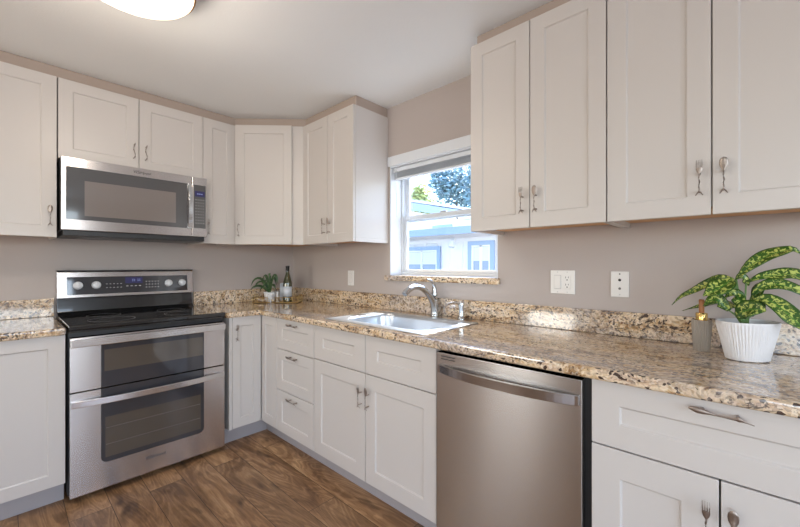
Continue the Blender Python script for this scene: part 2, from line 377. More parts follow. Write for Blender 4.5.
# filler strips between the wall cabinets and the ceiling
ZB, ZT, U = 1.3774, 2.2791, .3245
cb = U-.0205
e = .012
f1 = MB().prism([(-2.7, -.001), (-2.7, -cb-e+.02), (-.678, -cb-e+.02), (-cb-e+.02, -.678), (-cb-e+.02, -1.272), (-.001, -1.272), (-.001, -.001)], ZT+.001, H-.001)
struct('trim_1', f1, M_TRIM, 'taupe filler strip between the corner wall cabinets and the ceiling', 'trim', bevel=.003)
struct('trim_2', MB().prism([(-.001, -2.185), (-cb+.008, -2.185), (-cb+.008, -3.99), (-.001, -3.99)], 2.2915, H-.001), M_TRIM, 'taupe filler strip between the right wall cabinets and the ceiling', 'trim', bevel=.003)

# ---------------------------------------------------------------- cabinet fronts
def shaker(w, h, t=.02, sx=.062, sz=.062, rec=.007):
    """front face at y=-t, back at y=0, x 0..w, z 0..h; recessed flat panel."""
    s = MB(); b = .004
    sz = min(sz, h*.36); a = (sx, sz, w-sx, h-sz); c = (sx+b, sz+b, w-sx-b, h-sz-b)
    def rect(x0, z0, x1, z1, y): return [(x0, y, z0), (x1, y, z0), (x1, y, z1), (x0, y, z1)]
    vs = rect(0, 0, w, h, 0)+rect(0, 0, w, h, -t)+rect(*a, -t)+rect(*c, -t+rec)
    fs = [(3, 2, 1, 0)]
    for q in (0, 4, 8):
        fs += [(q+i, q+(i+1) % 4, q+4+(i+1) % 4, q+4+i) for i in range(4)]
    fs += [(12, 13, 14, 15)]
    return s.add(vs, fs)
def front(name, x, z, w, h, parent, y, sx=.062, sz=.062, label=None):
    o = shaker(w, h, .02, sx, sz).build(name, M_CAB, parent, bevel=.0016, label=label); o.location = (x, y, z)
    return o
def pull_mesh(kind):
    """cutlery pull: x right, z up, stands off the door towards -y; about 115 mm long"""
    m = MB(); Y = -.026
    random.seed({'fork': 1, 'spoon': 2, 'knife': 3, 'wavy': 4}[kind])
    if kind in ('fork', 'spoon'):
        pts = [(.0013*sin(i*1.9), Y+.0012*cos(i*2.3), -.046+i*.0078) for i in range(9)]
        m.tube(pts, [.0030, .0022, .0028, .0021, .0027, .0022, .0026, .0022, .0030], 8)
        for sgn in (-1, 1):   # twig-like foot
            m.tube([(0, Y, -.044), (sgn*.006, Y+.001, -.050), (sgn*.011, Y+.003, -.057)], [.0028, .0022, .0014], 6)
        m.tube([(0, Y, -.042), (0, 0, -.042)], [.0026, .0036], 8)
        m.tube([(0, Y, .017), (0, 0, .017)], [.0026, .0036], 8)
        if kind == 'fork':
            m.tube([(0, Y, .014), (0, Y, .020), (0, Y, .027), (0, Y, .033)], [.003, .0075, .0098, .0098], 12, flat=[.7, .35, .28, .28], up=(0, 1, 0))
            for k in (-1, -.33, .33, 1):
                m.tube([(k*.0078, Y, .031), (k*.0084, Y-.001, .045), (k*.0080, Y+.001, .058)], [.0018, .0016, .0008], 6)
        else:
            pr = [(.003, .014), (.007, .020), (.0115, .028), (.0130, .037), (.0118, .047), (.0075, .054), (.001, .057)]
            m.tube([(0, Y+.003*sin((z-.014)/.043*pi), z) for r, z in pr], [r for r, z in pr], 14, flat=[.8, .45, .30, .26, .28, .4, .6], up=(0, 1, 0))
    elif kind == 'wavy':
        m.tube([(.005*sin(i*.85), Y, -.045+i*.0105) for i in range(10)], [.0030, .0045, .003, .0024, .003, .0045, .003, .0026, .0045, .0025], 8)
        m.tube([(0, Y, -.042), (0, 0, -.042)], [.0026, .0036], 8); m.tube([(.003, Y, .042), (.003, 0, .042)], [.0026, .0036], 8)
    else:
        P = [(-.062, .004, .0022), (-.056, .0035, .0052), (-.045, .001, .0082), (-.032, 0, .0072), (-.020, -.001, .0042), (-.004, -.002, .0026), (.014, -.003, .0026), (.030, -.003, .0034), (.037, -.001, .0072), (.043, -.003, .0040), (.052, -.006, .0018), (.064, -.009, .0012)]
        m.tube([(x, Y, z) for x, z, r in P], [r for x, z, r in P], 10, flat=[.5]*12, up=(0, 1, 0))
        m.tube([(-.034, Y, 0), (-.034, 0, 0)], [.003, .004], 8); m.tube([(.034, Y, -.002), (.034, 0, -.002)], [.003, .004], 8)
    m.v = [(x*.86, y, z) for x, y, z in m.v] if kind != 'knife' else m.v
    me = m.build('pull', M_NICKEL, smooth=True, loc=(0, 0, 0)); d = me.data; bpy.data.objects.remove(me)
    return d
PULLS = {k: pull_mesh(k) for k in ('fork', 'spoon', 'knife', 'wavy')}
PL = {'fork': 'pewter pull shaped like a fork', 'spoon': 'pewter pull shaped like a spoon', 'knife': 'pewter pull shaped like a knife', 'wavy': 'wavy pewter twig pull'}
def pull(kind, parent, x, z, front_w=None, ry=0):
    o = bpy.data.objects.new('handle', PULLS[kind]); COL.objects.link(o); o.parent = parent
    o.location = (x, -.0205, z); o.rotation_euler = (0, ry, 0); o['label'] = PL[kind]
    return o

def upper_cab(label, loc, rz, w, doors, zb=ZB, zt=ZT, d=cb, group=None, wood=True, side=None):
    """doors: list of (x, width, pull kind or None, side of the pull)"""
    r = thing('wall_cabinet', label, 'cabinet', (loc[0], loc[1], zb), rz, group)
    h = zt-zb; rec = .028
    MB().box(0, w, -.002, -d, rec, h).build('body', M_CAB, r, bevel=.001)
    for xa in (0, w-.016): MB().box(xa, xa+.016, -.002, -d, 0, rec-.0005).build('side_panel', M_CAB, r)
    MB().box(.017, w-.017, -.003, -d, rec-.008, rec-.0005).build('underside', M_WOODU, r, label='bare maple underside')
    for x, dw, kind, sd in doors:
        o = front('door', x+.002, 0.0, dw-.004, h-.001, r, -d-.0005)
        if kind:
            px = (.028 if sd == 'L' else dw-.004-.028)
            pull(kind, o, px, .118)
    return r

base_R = -pi/2
# range wall
upper_cab('white shaker wall cabinet left of the microwave, spoon pull at lower right', (-2.136, 0, 0), 0, .460, [(0, .460, 'spoon', 'R')])
r = thing('wall_cabinet', 'short white two-door wall cabinet directly above the microwave', 'cabinet', (-1.674, 0, 1.826), 0)
MB().box(.001, .7605, -.002, -cb, 0, ZT-1.826).build('body', M_CAB, r, bevel=.001)
for x, kind, px in ((0, 'wavy', .35), (.381, 'wavy', .032)):
    o = front('door', x+.002, 0, .377, ZT-1.826-.001, r, -cb-.0005); pull(kind, o, px, .112)
upper_cab('narrow white shaker wall cabinet between the microwave and the corner', (-.9124, 0, 0), 0, .2300, [(0, .230, 'fork', 'L')])
# diagonal corner
r = thing('wall_cabinet', 'diagonal white wall cabinet filling the room corner', 'cabinet', (0, 0, ZB), 0)
a0 = .6815
poly = [(-.002, -.002), (-a0, -.002), (-a0, -cb), (-cb, -a0), (-.002, -a0)]
MB().prism(poly, .028, ZT-ZB).build('body', M_CAB, r, bevel=.001)
MB().prism([(-.015, -.015), (-a0+.02, -.015), (-a0+.02, -cb), (-cb, -a0+.02), (-.015, -a0+.02)], .019, .0275).build('underside', M_WOODU, r, label='bare maple underside')
L = sqrt(2)*(a0-cb)
dg = bpy.data.objects.new('face_frame', None)
o = MB().box(0, L, 0, -.018, 0, ZT-ZB).build('face_frame', M_CAB, r, bevel=.001); o.location = (-a0, -cb, 0); o.rotation_euler = (0, 0, -pi/4)
o2 = front('door', .028, .001, L-.115, ZT-ZB-.002, r, 0); o2.location = Vector((-a0, -cb, .001))+Matrix.Rotation(-pi/4, 3, 'Z') @ Vector((.022, -.0185, 0)); o2.rotation_euler = (0, 0, -pi/4)
pull('wavy', o2, .028, .105)
# window wall, between corner and window
upper_cab('white two-door wall cabinet between the corner and the window', (0, -.683, 0), base_R, .595, [(0, .3125, 'fork', 'R'), (.3125, .2825, 'spoon', 'L')])
# window wall, right of window
upper_cab('white two-door wall cabinet right beside the window', (0, -2.1645, 0), base_R, .5995, [(0, .2995, 'fork', 'R'), (.2995, .300, 'spoon', 'L')], 1.385, 2.2904)
upper_cab('white two-door wall cabinet above the leafy plant at right', (0, -2.7650, 0), base_R, .6100, [(0, .305, 'fork', 'R'), (.305, .305, 'spoon', 'L')], 1.385, 2.2904)

# ---------------------------------------------------------------- base cabinets
BD = .6095; KD = .547; ZD = .1165; ZC = .867
def base_shell(r, w, back=True):
    s = MB(); s.box(0, .016, -.003, -BD, .11, ZC); s.box(w-.016, w, -.003, -BD, .11, ZC); s.box(.016, w-.016, -.003, -BD, .11, .126)
    s.box(.016, w-.016, -.003, -.012, .126, ZC); s.box(.016, w-.016, -BD+.03, -BD, ZC-.03, ZC)
    s.build('body', M_CAB, r)
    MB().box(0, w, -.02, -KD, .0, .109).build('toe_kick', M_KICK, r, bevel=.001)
def base_cab(label, y, w, rz=base_R, loc=None):
    r = thing('base_cabinet', label, 'cabinet', loc if loc else (0, y, 0), rz); base_shell(r, w); return r
yF = -BD-.0005
# left of the range
r = base_cab('white shaker base cabinet left of the range', 0, .458, 0, (-2.125, 0, 0))
front('door', .002, ZD, .454, .751, r, yF)
# corner cabinet, L shaped with folding leaves
r = thing('corner_cabinet', 'white corner base cabinet with two folding leaves between range and drawers', 'cabinet', (0, 0, 0), 0)
xl = -.854
s = MB(); s.prism([(-.003, -.003), (xl, -.003), (xl, -BD), (-BD-.0, -BD), (-BD, -.8465), (-.003, -.8465)], .11, .12)
s.box(xl, xl+.016, -.003, -BD, .12, ZC); s.box(-.003, -BD, -.8305, -.8465, .12, ZC); s.box(xl+.016, -.003, -.003, -.012, .12, ZC); s.box(-.003, -.012, -.012, -.83, .12, ZC)
s.box(xl, xl+.020, -BD-.0005, -BD-.018, .112, ZC)
s.build('body', M_CAB, r)
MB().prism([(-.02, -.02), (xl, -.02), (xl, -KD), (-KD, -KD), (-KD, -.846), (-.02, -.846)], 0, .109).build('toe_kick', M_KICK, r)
o = front('door', -.8325, ZD, .8325-.6325, .751, r, yF, sx=.055); pull('fork', o, .024, .755-.118+.011)
o = front('door', 0, ZD, .8455-.632, .751, r, yF, sx=.052); o.location = (-BD-.0005, -.6325, ZD); o.rotation_euler = (0, 0, base_R)
# three drawers
r = base_cab('white base cabinet with a stack of three drawers next to the corner', -.8475, .4335)
for z0, z1 in ((ZD, .390), (.394, .6615), (.6655, .8675)):
    o = front('drawer', .002, z0, .4295, z1-z0, r, yF, sx=.062, sz=.066)
    pull('knife', o, .2148, (z1-z0)-.031)
# sink base
r = base_cab('white sink base cabinet with two blank drawer fronts and two doors', -1.2820, .9070)
for k in (0, 1):
    x = .002+k*.4535
    front('false_drawer_front', x, .671, .4495, .1965, r, yF, sx=.085, sz=.072)
    o = front('door', x, ZD, .4495, .550, r, yF, sx=.070, sz=.075)
    pull('fork' if k == 0 else 'spoon', o, (.4495-.024) if k == 0 else .027, .435)
# right base cabinet
r = base_cab('white base cabinet under the leafy plant, wide drawer above two doors', -2.7945, .611)
o = front('drawer', .002, .6690, .607, .1985, r, yF, sx=.076, sz=.072); pull('knife', o, .3035, .173)
for k in (0, 1):
    o = front('door', .002+k*.3055, ZD, .3015, .548, r, yF, sx=.078, sz=.086); pull('fork' if k == 0 else 'spoon', o, (.3015-.024) if k == 0 else .024, .438)

# ---------------------------------------------------------------- worktops
ZG0, ZG1 = .8685, .905
def slab(name, outer, hole, label, cat):
    bm = bmesh.new()
    def loop(pts):
        vs = [bm.verts.new((x, y, ZG1)) for x, y in pts]; return [bm.edges.new((vs[i], vs[(i+1) % len(vs)])) for i in range(len(vs))]
    es = loop(outer)
    if hole: es += loop(hole)
    bmesh.ops.triangle_fill(bm, use_beauty=True, use_dissolve=False, edges=es)
    g = bmesh.ops.extrude_face_region(bm, geom=bm.faces[:])
    for v in [x for x in g['geom'] if isinstance(x, bmesh.types.BMVert)]: v.co.z = ZG0
    bmesh.ops.recalc_face_normals(bm, faces=bm.faces)
    me = bpy.data.meshes.new(name); bm.to_mesh(me); bm.free(); me.materials.append(M_GRANITE)
    o = bpy.data.objects.new(name, me); COL.objects.link(o)
    b = o.modifiers.new('bevel', 'BEVEL'); b.width = .010; b.segments = 4; b.limit_method = 'ANGLE'; b.angle_limit = radians(50)
    for p in me.polygons: p.use_smooth = False
    return tag(o, label, cat)
def rrect(x0, x1, y0, y1, r, n=6):
    p = []
    for cx, cy, a in ((x1-r, y1-r, 0), (x0+r, y1-r, 90), (x0+r, y0+r, 180), (x1-r, y0+r, 270)):
        for k in range(n+1):
            t = radians(a+90*k/n); p.append((cx+r*cos(t), cy+r*sin(t)))
    return p
SX0, SX1, SY0, SY1 = -.546, -.190, -2.045, -1.440
hole = rrect(SX0-.012, SX1+.012, SY0-.012, SY1+.012, .095)
slab('worktop', [(-.002, -.002), (-.876, -.002), (-.876, -.652), (-.672, -.652), (-.655, -.669), (-.655, -4.0), (-.002, -4.0)], hole,
     'speckled brown and cream granite worktop running from the range past the sink', 'worktop')
slab('worktop', [(-1.667, -.002), (-2.6, -.002), (-2.6, -.652), (-1.667, -.652)], None, 'short speckled granite worktop left of the range', 'worktop')
ZS = 1.014
tag(MB().box(-2.6, -1.667, -.002, -.022, ZG1+.001, ZS).build('backsplash', M_GRANITE, bevel=.002), 'low granite backsplash left of the range', 'backsplash')
tag(MB().box(-.876, -.024, -.002, -.022, ZG1+.001, ZS).build('backsplash', M_GRANITE, bevel=.002), 'low granite backsplash between the range and the room corner', 'backsplash')
tag(MB().box(-.002, -.022, -.003, -4.0, ZG1+.001, ZS).build('backsplash', M_GRANITE, bevel=.002), 'long low granite backsplash beneath the window and sockets', 'backsplash')

# ---------------------------------------------------------------- sink
r = thing('sink', 'stainless steel drop-in sink with a flat rim below the window', 'sink', ((SX0+SX1)/2, (SY0+SY1)/2, .72))
def sink_bowl():
    s = MB(); rings = []
    cx, cy = (SX0+SX1)/2, (SY0+SY1)/2
    hx, hy = (SX1-SX0)/2, (SY1-SY0)/2
    ox0, ox1, oy0, oy1 = -.606-cx, -.135-cx, -2.098-cy, -1.352-cy
    rings.append([(x, y, .1855) for x, y in rrect(ox0, ox1, oy0, oy1, .012)])
    rings.append([(x, y, .1885) for x, y in rrect(ox0, ox1, oy0, oy1, .012)])
    rings.append([(x, y, .1895) for x, y in rrect(ox0+.003, ox1-.003, oy0+.003, oy1-.003, .012)])
    for g, z, rr in ((.004, .1895, .094), (0, .186, .09), (-.003, .170, .088), (-.008, .025, .085), (-.018, .008, .078), (-.05, 0, .06)):
        rings.append([(x, y, z) for x, y in rrect(-hx-g, hx+g, -hy-g, hy+g, rr)])
    n = len(rings[0]); vs = [p for q in rings for p in q]
    fs = [(i*n+k, i*n+(k+1) % n, (i+1)*n+(k+1) % n, (i+1)*n+k) for i in range(len(rings)-1) for k in range(n)]
    fs.append(tuple(range((len(rings)-1)*n, len(rings)*n)))
    return s.add(vs, fs)
o = sink_bowl().build('bowl', M_BASIN, r, smooth=True, recalc=False)
sd = o.modifiers.new('solid', 'SOLIDIFY'); sd.thickness = -.0012
MB().lathe([(.043, .003), (.043, .006), (.036, .006), (.030, .004), (.001, .004)], (0, 0, 0), 28).build('drain', M_CHROME, r, smooth=True)

# faucet
r = thing('faucet', 'curved chrome pull-out tap with a raised lever behind the sink', 'tap', (-.062, -1.742, ZG1), 0)
MB().lathe([(.026, .001), (.027, .006), (.024, .012), (.023, .022), (.001, .023)], seg=28).build('base_ring', M_CHROME, r, smooth=True)
P = [(.0, 0, .020), (-.002, 0, .050), (-.014, 0, .085), (-.042, 0, .122), (-.078, 0, .155), (-.120, 0, .178), (-.165, 0, .189), (-.205, 0, .188), (-.240, 0, .176)]
MB().tube(P, [.0225, .0215, .0205, .0195, .018, .0165, .0165, .0175, .0185], 18).build('spout', M_CHROME, r, smooth=True)
MB().tube([P[-1], (-.262, 0, .163), (-.276, 0, .150)], [.0195, .0185, .0155], 16).build('spray_head', M_CHROME, r, smooth=True)
MB().tube([(-.004, 0, .062), (.000, 0, .10), (.002, 0, .130), (.0, 0, .148), (-.001, 0, .152)], [.020, .021, .0205, .018, .010], 18).build('body', M_CHROME, r, smooth=True)
MB().tube([(.001, 0, .148), (.002, 0, .170), (-.004, 0, .192), (-.020, 0, .212), (-.048, 0, .226), (-.072, 0, .230)], [.016, .0155, .013, .010, .008, .006], 12, flat=[1, .9, .7, .5, .45, .4], up=(0, 1, 0)).build('lever', M_CHROME, r, smooth=True)
r = thing('soap_dispenser', 'small chrome soap dispenser right of the tap', 'soap dispenser', (-.070, -1.945, ZG1), 0)
MB().lathe([(.021, .001), (.021, .006), (.016, .012), (.0135, .030), (.0145, .060), (.018, .082), (.018, .100), (.012, .108), (.001, .109)], seg=24).build('body', M_CHROME, r, smooth=True)
MB().tube([(-.010, 0, .090), (-.040, .012, .100), (-.070, .024, .100), (-.092, .033, .092), (-.098, .035, .084)], [.0065, .006, .0055, .005, .005], 10).build('nozzle', M_CHROME, r, smooth=True)

# ---------------------------------------------------------------- range
def arc_bar(x0, x1, y_end, bow, zc, h, t=.010, n=20):
    """flat bar, bowed outwards (-y) in the middle; ends turn back to the door at y_end"""
    s = MB(); vs = []
    for i in range(n+1):
        u = i/n; x = x0+(x1-x0)*u; yo = y_end-bow*(1-(2*u-1)**2)**.6 if 0 < u < 1 else y_end
        yo = y_end-.004-bow*(1-abs(2*u-1)**2.6)
        vs += [(x, yo, zc-h/2), (x, yo, zc+h/2), (x, yo+t, zc+h/2), (x, yo+t, zc-h/2)]
    fs = [(i*4+k, i*4+(k+1) % 4, (i+1)*4+(k+1) % 4, (i+1)*4+k) for i in range(n) for k in range(4)]+[(0, 1, 2, 3), (n*4+3, n*4+2, n*4+1, n*4)]
    return s.add(vs, fs)
RX = -1.6535; RW = .7610
r = thing('range', 'stainless steel double-oven electric range with black glass top', 'range', (RX, 0, 0))
MB().box(-.004, RW+.008, -.03, -.600, .03, .872).build('body', M_DARK, r, bevel=.002)
s = MB()
for fx in (.03, RW-.06):
    for fy in (-.08, -.56): MB().lathe([(.016, .0), (.016, .03)], (fx+.015, fy, 0), 12).build('foot', M_DARK, r)
MB().box(.01, RW-.01, -.10, -.585, .008, .0295).build('base_pan', M_DARK, r)
# cooktop
ct = MB().box(-.004, RW+.008, -.100, -.640, .884, .9095); ct.build('cooktop', M_COOK, r, bevel=.006, seg=3)
MB().box(-.002, RW+.004, -.100, -.634, .8725, .8835).build('cooktop_skirt', M_BLACK, r, bevel=.001)
for i, (bx, by, br) in enumerate(((.20, -.22, .085), (.20, -.47, .11), (.57, -.22, .085), (.57, -.47, .105))):
    s = MB(); s.lathe([(br-.0015, .9096), (br-.0015, .9099), (br, .9099), (br, .9096)], (bx, by, 0), 40, caps=False); s.build('burner_ring', M_BADGE, r)
# backguard: black lower slope and steel framed control panel
s = MB(); s.prism([(-.005, .873), (-.099, .873), (-.099, .905), (-.062, .930), (-.050, 1.014), (-.005, 1.014)], -.004, RW-.006, 'yz'); s.build('backguard', M_BLACK, r, bevel=.002)
s = MB(); s.prism([(-.005, 1.015), (-.082, 1.015), (-.066, 1.176), (-.058, 1.183), (-.005, 1.183)], -.006, RW-.004, 'yz'); pn = s.build('control_panel', M_STEEL, r, bevel=.003)
MB().box(-.007, RW-.003, -.004, -.062, 1.1835, 1.188).build('panel_cap', M_DARK, r)
TILT = atan2(.016, .161)
def panel_obj(mb, name, m, x, z, off=.0, smooth=False, bevel=0):
    o = mb.build(name, m, pn, bevel=bevel, smooth=smooth); yy = -.082+(z-1.015)*(.016/.161)-off
    o.location = (x, yy, z); o.rotation_euler = (-TILT, 0, 0); return o
panel_obj(MB().box(0, .676, 0, -.0025, 0, .112), 'glass_panel', M_OVENGLASS, .040, 1.034, .0002, bevel=.001)
panel_obj(MB().box(0, .098, 0, -.0008, 0, .040), 'display', M_DISP, .335, 1.098, .0028)
s = MB()
for k in (0, 1, 3, 4):
    s.box(.014+k*.010, .020+k*.010, 0, -.0006, .014, .017)
    s.box(.014+k*.010, .020+k*.010, 0, -.0006, .024, .027)
panel_obj(s, 'display_digits', M_DIGIT, .360, 1.098, .0038)
for kx in (.092, .182, .592, .680):
    k = MB().lathe([(.0245, 0), (.0245, .003), (.0215, .006), (.020, .020), (.017, .0225), (.001, .0225)], seg=28); k.box(-.0025, .0025, -.016, .016, .022, .0265)
    k.xf(Matrix.Rotation(pi/2, 4, 'X')); panel_obj(k, 'knob', M_KNOB, kx, 1.092, .0028, smooth=True)
s = MB()
for i in range(5):
    for j in range(2): s.box(.232+i*.019, .240+i*.019, 0, -.0005, .062-j*.024, .065-j*.024)
panel_obj(s, 'button_marks', M_PRINT, 0, 1.034, .0028); s = MB()
for i in range(5):
    for j in range(3): s.box(.452+i*.018, .459+i*.018, 0, -.0005, .072-j*.020, .0755-j*.020)
panel_obj(s, 'button_marks', M_PRINT, 0, 1.034, .0028); s = MB()
for i in range(4): s.box(.340+i*.024, .352+i*.024, 0, -.0005, .044, .048)
panel_obj(s, 'button_marks', M_PRINT, 0, 1.034, .0028)
# doors
FY = -.650
up = MB().box(0, RW, -.602, FY, .570, .847).build('oven_door', M_STEEL, r, bevel=.002, label='shallow upper oven door')
MB().box(.124, .634, FY+.0005, FY-.002, .5705, .800).build('glass', M_OVENGLASS, up, bevel=.0008)
MB().box(.138, .628, FY-.0015, FY-.003, .655, .770).build('window', M_OVENWIN, up)
s = arc_bar(.000, RW-.001, FY-.020, .006, .820, .038, .018); s.box(.0, .02, FY, FY-.02, .802, .838); s.box(RW-.02, RW, FY, FY-.02, .802, .838)
s.build('handle', M_STEELH, up, bevel=.003)
lo = MB().box(0, RW, -.602, FY, .033, .5635).build('oven_door', M_STEEL, r, bevel=.002, label='tall lower oven door')
gl = [(.124, .563), (.634, .563)]+[(.634-.03+.03*cos(radians(a)), .168+.03+.03*sin(radians(a))) for a in (0, -30, -60, -90)]+[(.124+.03+.03*cos(radians(a)), .168+.03+.03*sin(radians(a))) for a in (-90, -120, -150, -180)]
MB().prism(gl, FY+.0005, FY-.002, 'xz').build('glass', M_OVENGLASS, lo, bevel=.0008)
MB().box(.142, .614, FY-.0015, FY-.003, .195, .410).build('window', M_OVENWIN, lo)
s = MB()
for zz in (.262, .350): s.box(.145, .611, FY-.003, FY-.0034, zz, zz+.0025)
s.build('rack_line', M_BADGE, lo)
s = arc_bar(.004, RW-.004, FY-.006, .036, .508, .034, .014); s.box(.004, .024, FY, FY-.014, .492, .524); s.box(RW-.024, RW-.004, FY, FY-.014, .492, .524)
s.build('handle', M_STEELH, lo, bevel=.003)
def badge(parent, x, y, z, size):
    text_mesh('badge', 'Whirlpool', size, M_BADGE, parent, (x, y, z), (pi/2, 0, 0), shear=.25, bold=.0004)
    s = MB(); n = 26; pts = []
    for i in range(n): 
        a = radians(200+i*300/(n-1)); pts.append((x-size*.9+cos(a)*size*.85, y, z+sin(a)*size*.42+.001))
    s.tube(pts, .0006, 5); s.build('badge_ring', M_BADGE, parent)
badge(lo, .372, FY-.0008, .118, .024)

# ---------------------------------------------------------------- microwave
MX = -1.6665; MW = .7535; MZ = 1.405; MF = -.400
r = thing('microwave', 'stainless steel over-the-range microwave with dark glass door', 'microwave', (MX, 0, MZ))
MB().box(0, MW, -.003, -.358, .012, .4185).build('body', M_DARK, r, bevel=.002)
MB().box(.01, MW-.012, -.02, -.385, -.018, .0115).build('grease_tray', M_DARK, r, bevel=.002)
for k in (0, 1): MB().box(.09+k*.34, .36+k*.34, -.10, -.30, -.021, -.0185).build('vent_filter', M_BADGE, r)
d = MB().box(0, .656, -.360, MF, .012, .4185).build('door', M_STEEL, r, bevel=.003)
MB().prism([(.020, .072), (.628, .066), (.628, .366), (.020, .366)], MF+.0005, MF-.002, 'xz').build('glass', M_MWGLASS, d, bevel=.001)
MB().box(.099, .560, MF-.0015, MF-.003, .095, .294).build('window', M_MWWIN, d)
s = MB(); P = []
for i in range(17):
    u = i/16; P.append((.642, MF-.006-.030*(1-abs(2*u-1)**2.4), .062+.306*u))
vs = []
for x, y, z in P: vs += [(x-.013, y, z), (x+.013, y, z), (x+.010, y+.010, z), (x-.010, y+.010, z)]
s.add(vs, [(i*4+k, i*4+(k+1) % 4, (i+1)*4+(k+1) % 4, (i+1)*4+k) for i in range(16) for k in range(4)]+[(0, 1, 2, 3), (67, 66, 65, 64)])
s.box(.631, .653, MF+.0005, MF-.010, .062, .080); s.box(.631, .653, MF+.0005, MF-.010, .350, .368)
s.build('handle', M_CHROME, d, bevel=.002)
badge(d, .373, MF-.0008, .391, .022)
c = MB().box(.6585, MW, -.360, MF, .012, .4185).build('control_panel', M_STEEL, r, bevel=.003)
MB().box(.668, .744, MF+.0005, MF-.002, .070, .366).build('glass_panel', M_MWGLASS, c)
MB().box(.676, .738, MF-.0022, MF-.0028, .286, .324).build('display', M_DISP, c)
s = MB()
for k in (0, 1, 2): s.box(.690+k*.013, .697+k*.013, MF-.0029, MF-.0033, .301, .308)
s.build('display_digits', M_DIGIT, c)
s = MB()
for i in range(4):
    for j in range(9): s.box(.680+i*.016, .686+i*.016, MF-.0021, MF-.0026, .262-j*.020, .266-j*.020)
s.build('button_marks', M_PRINT, c)

# ---------------------------------------------------------------- dishwasher (local frame turned to the window wall)
r = thing('dishwasher', 'stainless steel dishwasher with a bowed bar handle below the worktop', 'dishwasher', (0, -2.1915, 0), base_R)
DW = .6010
MB().box(.008, DW-.004, -.04, -.600, .012, .858).build('body', M_DARK, r)
MB().box(.012, DW-.012, -.10, -.545, .0, .011).build('foot', M_DARK, r)
d = MB().box(.004, .5800, -.605, -.640, .112, .8555).build('door', M_STEELDW, r, bevel=.003)
s = arc_bar(.018, .572, -.642, .040, .790, .034, .012, 24)
s.box(.018, .036, -.640, -.650, .774, .806); s.box(.554, .572, -.640, -.650, .774, .806)
s.build('handle', M_STEELDH, d, bevel=.002)
s = MB(); s.box(.030, .098, -.6402, -.6408, .840, .8435); s.box(.030, .098, -.6402, -.6408, .829, .8325); s.build('vent_slot', M_SLOT, d)
MB().box(.012, DW-.020, -.545, -.560, .012, .109).build('kick_plate', M_DARK, r)

# ---------------------------------------------------------------- window
win = thing('window_1', 'white vinyl double-hung window above the sink', 'window', (.0, (WY0+WY1)/2, WZ0), 0, kind='structure')
yc = (WY0+WY1)/2; hw = (WY1-WY0)/2
def ring(mb, x0, x1, ya, yb, za, zb, t, tb=None):
    tb = tb if tb is not None else t
    mb.box(x0, x1, ya, ya+t, za, zb); mb.box(x0, x1, yb-t, yb, za, zb); mb.box(x0, x1, ya+t, yb-t, za, za+tb); mb.box(x0, x1, ya+t, yb-t, zb-t, zb)
    return mb
Z0 = WZ0; zz = lambda z: z-Z0
s = ring(MB(), .110, .175, -hw+.001, hw-.001, zz(1.1495), zz(WZ1)-.001, .022, .020); s.build('window_frame', M_VINYL, win, bevel=.002)
s = ring(MB(), .120, .143, -hw+.024, hw-.024, zz(1.170), zz(1.578), .030, .020); s.build('lower_sash', M_VINYL, win, bevel=.002)
MB().box(.131, .134, -hw+.052, hw-.052, zz(1.188), zz(1.550)).build('lower_pane', M_PANE, win)
s = ring(MB(), .146, .168, -hw+.024, hw-.024, zz(1.535), zz(1.902), .030, .024); s.build('upper_sash', M_VINYL, win, bevel=.002)
MB().box(.156, .159, -hw+.052, hw-.052, zz(1.556), zz(1.874)).build('upper_pane', M_PANE, win)
s = MB(); s.box(.122, .140, .02, .07, zz(1.579), zz(1.588)); s.build('sash_lock', M_VINYL, win, bevel=.001)
# liner boards of the opening and head casing
s = MB(); s.box(.0005, .109, WY1-.008, WY1-.0005, 1.149, WZ1-.009); s.box(.0005, .109, WY0+.0005, WY0+.008, 1.149, WZ1-.009); s.box(.0005, .109, WY0+.0005, WY1-.0005, WZ1-.008, WZ1-.0005)
struct('trim_3', s, M_WHITE, 'white painted jamb boards lining the window opening', 'trim')
struct('trim_4', MB().box(-.014, -.0008, -2.160, -1.283, 1.922, 1.990), M_WHITE, 'white flat casing board over the window', 'trim', bevel=.002)
struct('trim_5', MB().prism([(-.030, -2.158), (-.030, -1.265), (-.0015, -1.265), (-.0015, WY1-.003), (.109, WY1-.003), (.109, WY0+.003), (-.0015, WY0+.003), (-.0015, -2.158)], 1.1125, 1.148), M_GRANITE, 'granite window sill projecting below the window', 'window sill', bevel=.004)

# raised blind
r = thing('window_blind', 'white mini blind drawn up to the top of the window', 'blind', (.045, yc, 1.83), 0)
MB().box(-.020, .020, -hw+.012, hw-.012, .055, .084).build('headrail', M_WHITE, r, bevel=.002)
for sg in (-1, 1): MB().box(-.024, .022, sg*(hw-.0115)-.001*sg, sg*(hw-.030), .050, .085).build('bracket', M_VINYL, r, bevel=.001)
for k in range(7): MB().box(-.017, .017, -hw+.020, hw-.020, .016+k*.0052, .0175+k*.0052).build('slat', M_VINYL, r)
MB().box(-.018, .018, -hw+.018, hw-.018, .0, .013).build('bottom_rail', M_WHITE, r, bevel=.003)
MB().tube([(-.026, hw-.045, .07), (-.027, hw-.045, -.10), (-.024, hw-.047, -.27)], .0028, 8).build('tilt_wand', M_VINYL, r)
for (yy, l) in ((.29, .22), (.27, .24)): 
    MB().tube([(.022, yy, .05), (.023, yy, -.05), (.022, yy, -l)], .0013, 6).build('cord', M_WHITE, r)
for (yy, l) in ((.325, .40), (.300, .44)):
    MB().tube([(.024, yy, .05), (.026, yy, -.2), (.024, yy, -l)], .0013, 6).build('cord', M_WHITE, r)

